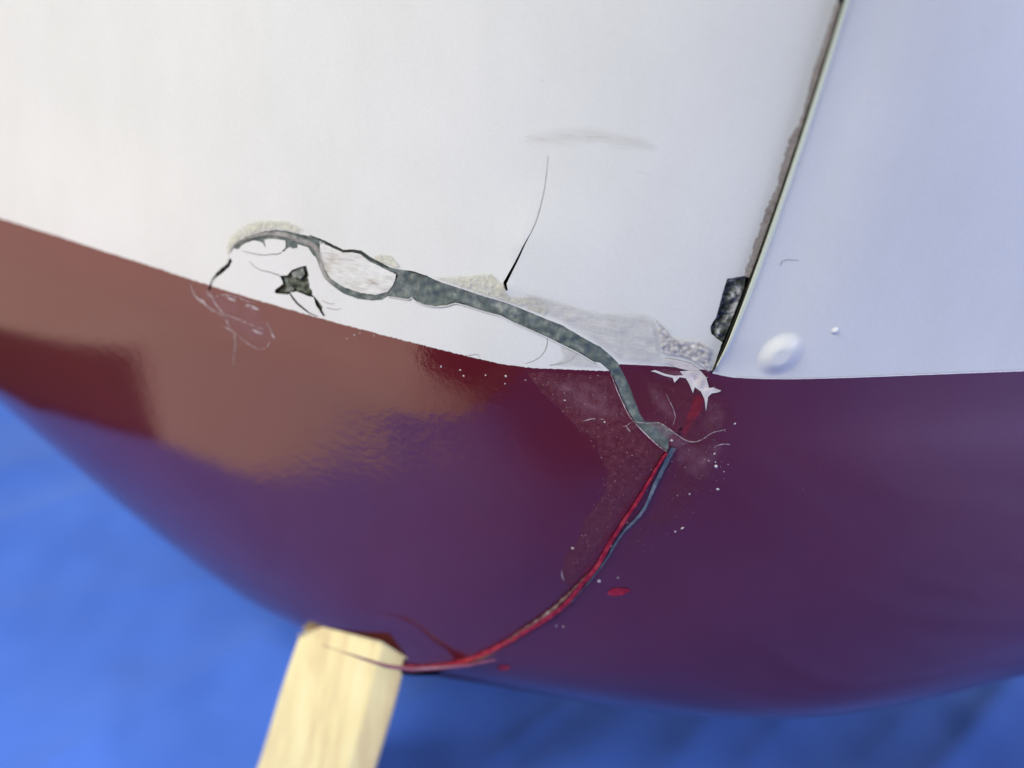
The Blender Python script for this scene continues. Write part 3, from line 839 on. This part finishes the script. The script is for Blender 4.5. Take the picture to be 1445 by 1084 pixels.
it += [(x, y, r, x) for x, y, r in [(623, 517, 2), (650, 522, 2), (655, 530, 1.6), (686, 529, 1.5), (714, 530, 2), (713, 541, 1.3), (742, 536, 1.4), (1010, 658, 3.5), (1008, 640, 2), (1037, 598, 2), (1013, 690, 2.5),
                                    (963, 745, 2.6), (953, 750, 1.8), (846, 820, 3.2), (872, 815, 1.8), (808, 774, 2.5), (795, 884, 1.8), (785, 883, 1.5), (797, 565, 1.7), (973, 697, 1.3), (956, 699, 1.0), (853, 596, 1.6), (948, 621, 2.5),
                                    (862, 770, 3), (860, 772, 2), (912, 692, 2), (885, 737, 2.3), (1000, 650, 1.5), (500, 473, 1.6), (508, 470, 1.4), (528, 474, 1.2), (490, 478, 1.2)]]
it += scatter([(1005, 620), (1030, 640), (1020, 700), (1000, 690)], 7, 0.4, 1.3)
specks("paint_crumb", it, PALEFL, hull)
it2 = scatter([(60, 360), (600, 500), (700, 530), (760, 640), (500, 820), (250, 660), (60, 480)], 90, 0.3, 0.75) + scatter([(1040, 560), (1430, 560), (1430, 850), (1000, 850)], 30, 0.3, 0.7)
it2 += scatter(cr(*C5, [(20, 130), (330, 140), (430, 330), (560, 450), (320, 800), (160, 960), (330, 520), (220, 370)]), 420, 0.25, 0.9)
it2 += scatter(cr(*C5, [(400, 110), (740, 130), (850, 300), (790, 560), (640, 760), (400, 900), (560, 560), (580, 400)]), 260, 0.25, 0.9)
specks("dust", it2, DUSTM, hull)
it3 = scatter([(20, 20), (1150, 20), (1050, 380), (700, 400), (300, 300), (20, 280)], 70, 0.3, 0.8) + scatter([(1200, 20), (1430, 20), (1430, 500), (1100, 440)], 20, 0.3, 0.8)
it3 += [(1117.5, 481.5, 1.2, 3), (1125, 486.5, 1.5, 5), (1127, 229, 1.0, 6), (168, 352, 1.2, 7), (184, 152, 1, 8)]
specks("dirt_speck", it3, BROWN, hull)

# ------------------------------------------------------------------ keel flange running past the prop
fl = [(700, 931, .3965), (660, 939, .4035), (620, 943, .409), (580, 945, .411), (545, 940, .411), (510, 929, .414), (480, 919, .420), (455, 910, .425)]
V, Fc = [], []
for i, (x, y, d) in enumerate(fl):
    t = i / (len(fl) - 1)
    w = 3.4 * math.sin(math.pi * min(1.0, t * 1.15 + 0.03)) ** 0.7 * (1 - 0.35 * t) + 0.5
    c = P(x, y, d - 0.004)
    upv = (P(x, y - w, d - 0.004) - c); dn = -upv
    for k in range(8):
        a = k * math.pi / 4
        V.append(c + upv * math.sin(a) + fwd * (upv.length * math.cos(a)))
for i in range(len(fl) - 1):
    for k in range(8):
        Fc.append((i * 8 + k, i * 8 + (k + 1) % 8, (i + 1) * 8 + (k + 1) % 8, (i + 1) * 8 + k))
Fc += [tuple(range(8)), tuple(range((len(fl) - 1) * 8, len(fl) * 8))[::-1]]
mesh_obj("keel_flange", V, Fc, LIP, hull, label="thin mauve flange of the keel in front of the wooden prop")

# ------------------------------------------------------------------ wooden prop
def prop():
    top = [P(423, 897, .4520), P(457, 889, .4415), P(541, 907, .4188), P(574, 928, .4212)]
    axis = (P(490, 1084, (top[2] - CAM).dot(fwd) + 0.018) - top[2]).normalized()
    L = (CAM.z - 0.36 + top[2].z) / -axis.z + 0.01
    ring = [top[0], top[1], top[2], top[3], P(574, 928, .452), P(424, 897, .475)]
    n = len(ring); V = []; Fc = []
    segs = 14
    for s in range(segs + 1):
        for p in ring:
            t = s / segs
            q = top[2] + (p - top[2]) * (1 + 1.7 * L * t) + axis * (L * t)
            w = 0.0004 * math.sin(t * 9 + p.x * 200)
            V.append(q + rt * w)
    for s in range(segs):
        for i in range(n):
            Fc.append((s * n + i, s * n + (i + 1) % n, (s + 1) * n + (i + 1) % n, (s + 1) * n + i))
    Fc.append(tuple(range(n))); Fc.append(tuple(range(segs * n, segs * n + n))[::-1])
    o = mesh_obj("wooden_prop", V, Fc, WOOD, smooth=False)
    b = o.modifiers.new("bevel", 'BEVEL'); b.width = 0.0012; b.segments = 3; b.limit_method = 'ANGLE'; b.angle_limit = R(35)
    tag(o, "pale squared wooden post propping the burgundy keel above the blue cloth", "post")
prop()

# ------------------------------------------------------------------ blue cloth, with its hem on a pale bench top
EDGE = [(-1.0, -0.24), (0.0, -0.225), (0.10, -0.212), (0.25, -0.232), (0.35, -0.292), (0.41, -0.340), (0.57, -0.400), (0.80, -0.505), (1.2, -0.72), (2.4, -1.3)]
ROLL_R = 0.12
def table_y(x):
    return -0.45       # the cloth turns down over the front edge of the bench
def on_cloth(px, py):
    r = ray(px, py)
    return CAM + r * (-CAM.z / r.z)
FOLDS = [(on_cloth(700, 1075), on_cloth(792, 1003), 0.0012, 0.0045), (on_cloth(-20, 765), on_cloth(150, 708), 0.003, 0.012), (on_cloth(-20, 690), on_cloth(90, 655), 0.002, 0.010),
         (on_cloth(150, 1084), on_cloth(170, 960), 0.0012, 0.010), (on_cloth(330, 1000), on_cloth(390, 930), 0.0012, 0.010)]
def fold(x, y):
    h = 0.0
    for a, b, H, w in FOLDS:
        dx, dy = b.x - a.x, b.y - a.y
        t = max(0.0, min(1.0, ((x - a.x) * dx + (y - a.y) * dy) / (dx * dx + dy * dy)))
        d2 = (x - a.x - dx * t) ** 2 + (y - a.y - dy * t) ** 2
        if d2 < 9 * w * w:
            h += H * math.exp(-d2 / (w * w))
    return h
def cloth():
    ey = [a for a, b in EDGE]; ex = [b for a, b in EDGE]
    Y = np.concatenate([np.linspace(-1.0, -0.31, 60), np.linspace(-0.305, 0.9, 330), np.linspace(0.92, 2.4, 50)])
    S = np.concatenate([np.linspace(0, 0.35, 170), np.linspace(0.353, 1, 90)])
    V = []
    for y_ in Y:
        y = y_
        x0 = np.interp(y, ey, ex) + 0.006 * noise.noise(Vector((0, y * 30, 5))) + 0.006 * noise.noise(Vector((0, y * 110, 2)))
        for s_ in S:
            x = x0 + (1.9 - x0) * s_
            z = 0.006 * noise.noise(Vector((x * 5, y * 5, 0.3)))
            a = x * 0.75 - y * 0.65
            b = x * 0.65 + y * 0.75
            z += 0.0045 * (1 - abs(noise.noise(Vector((a * 9, b * 2.0, 3))))) ** 3
            z += 0.0014 * noise.noise(Vector((x * 40, y * 22, 1))) + 0.002
            z += 0.0018 * (1 - abs(noise.noise(Vector((a * 17 + 4, b * 3.0, 8))))) ** 4
            z += fold(x, y)
            y = y_
            TABLE_Y = table_y(x)
            if y >= TABLE_Y:
                V.append((x, y, z))
            else:
                t = (TABLE_Y - y) / ROLL_R
                if t < math.pi / 2:
                    V.append((x, TABLE_Y - math.sin(t) * (ROLL_R + z), -ROLL_R + math.cos(t) * (ROLL_R + z)))
                else:
                    V.append((x, TABLE_Y - ROLL_R - z, -ROLL_R - (t - math.pi / 2) * ROLL_R))
    nx = len(S)
    Fc = [(j * nx + i, j * nx + i + 1, (j + 1) * nx + i + 1, (j + 1) * nx + i) for j in range(len(Y) - 1) for i in range(nx - 1)]
    o = mesh_obj("blue_cloth", V, Fc, CLOTH)
    tag(o, "bright blue cloth spread out under the hull and the wooden post", "cloth")
cloth()
BENCH = plain("pale_bench_top", [(0.3, (0.76, 0.48, 0.38)), (0.7, (0.86, 0.58, 0.47))], 9, 0.6, 0.1)
def bench():
    zt = -0.012; V = []; Fc = []
    xs = [-3.0, -1.5] + list(np.linspace(-0.6, 0.35, 12)) + [1.2, 2.2]
    for x in xs:
        ty = table_y(x)
        V += [(x, 3.0, zt)] + [(x, ty - 0.001 - math.sin(a) * 0.110, zt - 0.110 + math.cos(a) * 0.110) for a in np.linspace(0, math.pi / 2, 21)] + [(x, ty - 0.111, -0.16), (x, 3.0, -0.16)]
    n = len(V) // len(xs)
    for k in range(len(xs) - 1):
        Fc += [(k * n + i, k * n + (i + 1) % n, (k + 1) * n + (i + 1) % n, (k + 1) * n + i) for i in range(n)]
    Fc += [tuple(range(n))[::-1], tuple(range((len(xs) - 1) * n, len(xs) * n))]
    o = mesh_obj("bench_top", V, Fc, BENCH, smooth=False)
    tag(o, kind='structure')
bench()
FLOOR = plain("dark_blue_floor", [(0.3, (0.05, 0.055, 0.13)), (0.7, (0.07, 0.07, 0.17))], 5, 0.8, 0.1)
o = mesh_obj("floor", [(-5, -5, -0.85), (5, -5, -0.85), (5, 5, -0.85), (-5, 5, -0.85)], [(0, 1, 2, 3)], FLOOR, smooth=False)
tag(o, kind='structure')
# dark board lying on the bench beside the hem of the cloth, mirrored in the burgundy paint
BOARD = plain("dark_board", [(0.3, (0.035, 0.008, 0.007)), (0.7, (0.06, 0.012, 0.010))], 60, 0.7, 0.2)
def board():
    base = [(-0.352, 0.40), (-0.435, 0.375), (-0.80, 1.20), (-0.70, 1.25)]
    V = [(x, y, -0.012) for x, y in base] + [(x, y, 0.0) for x, y in base]
    Fc = [(4, 5, 6, 7), (0, 1, 5, 4), (1, 2, 6, 5), (2, 3, 7, 6), (3, 0, 4, 7), (3, 2, 1, 0)]
    o = mesh_obj("dark_board", V, Fc, BOARD, smooth=False)
    b = o.modifiers.new("bevel", 'BEVEL'); b.width = 0.001; b.segments = 2
    tag(o, "dark flat board beside the hem of the blue cloth, seen only as a reflection", "board")
board()

# dark blocker added out of the picture, keeping window light off the near cloth
BLOCKER = plain("dark_blocker", [(0.3, (0.030, 0.022, 0.020)), (0.7, (0.045, 0.034, 0.030))], 40, 0.7, 0.2)
def light_blocker():
    x0, x1, y0, y1, z1 = -0.44, -0.31, -0.43, -0.08, 0.52
    base = [(x0, y0), (x1, y0 - 0.02), (x1 + 0.01, y1), (x0 + 0.01, y1 + 0.02)]
    V = [(x, y, -0.011) for x, y in base] + [(x, y, z1) for x, y in base]
    Fc = [(4, 5, 6, 7), (0, 1, 5, 4), (1, 2, 6, 5), (2, 3, 7, 6), (3, 0, 4, 7), (3, 2, 1, 0)]
    o = mesh_obj("light_blocker", V, Fc, BLOCKER, smooth=False)
    b = o.modifiers.new("bevel", 'BEVEL'); b.width = 0.003; b.segments = 2
    tag(o, "tall dark blocker added out of view to shade the near cloth", "box")
light_blocker()
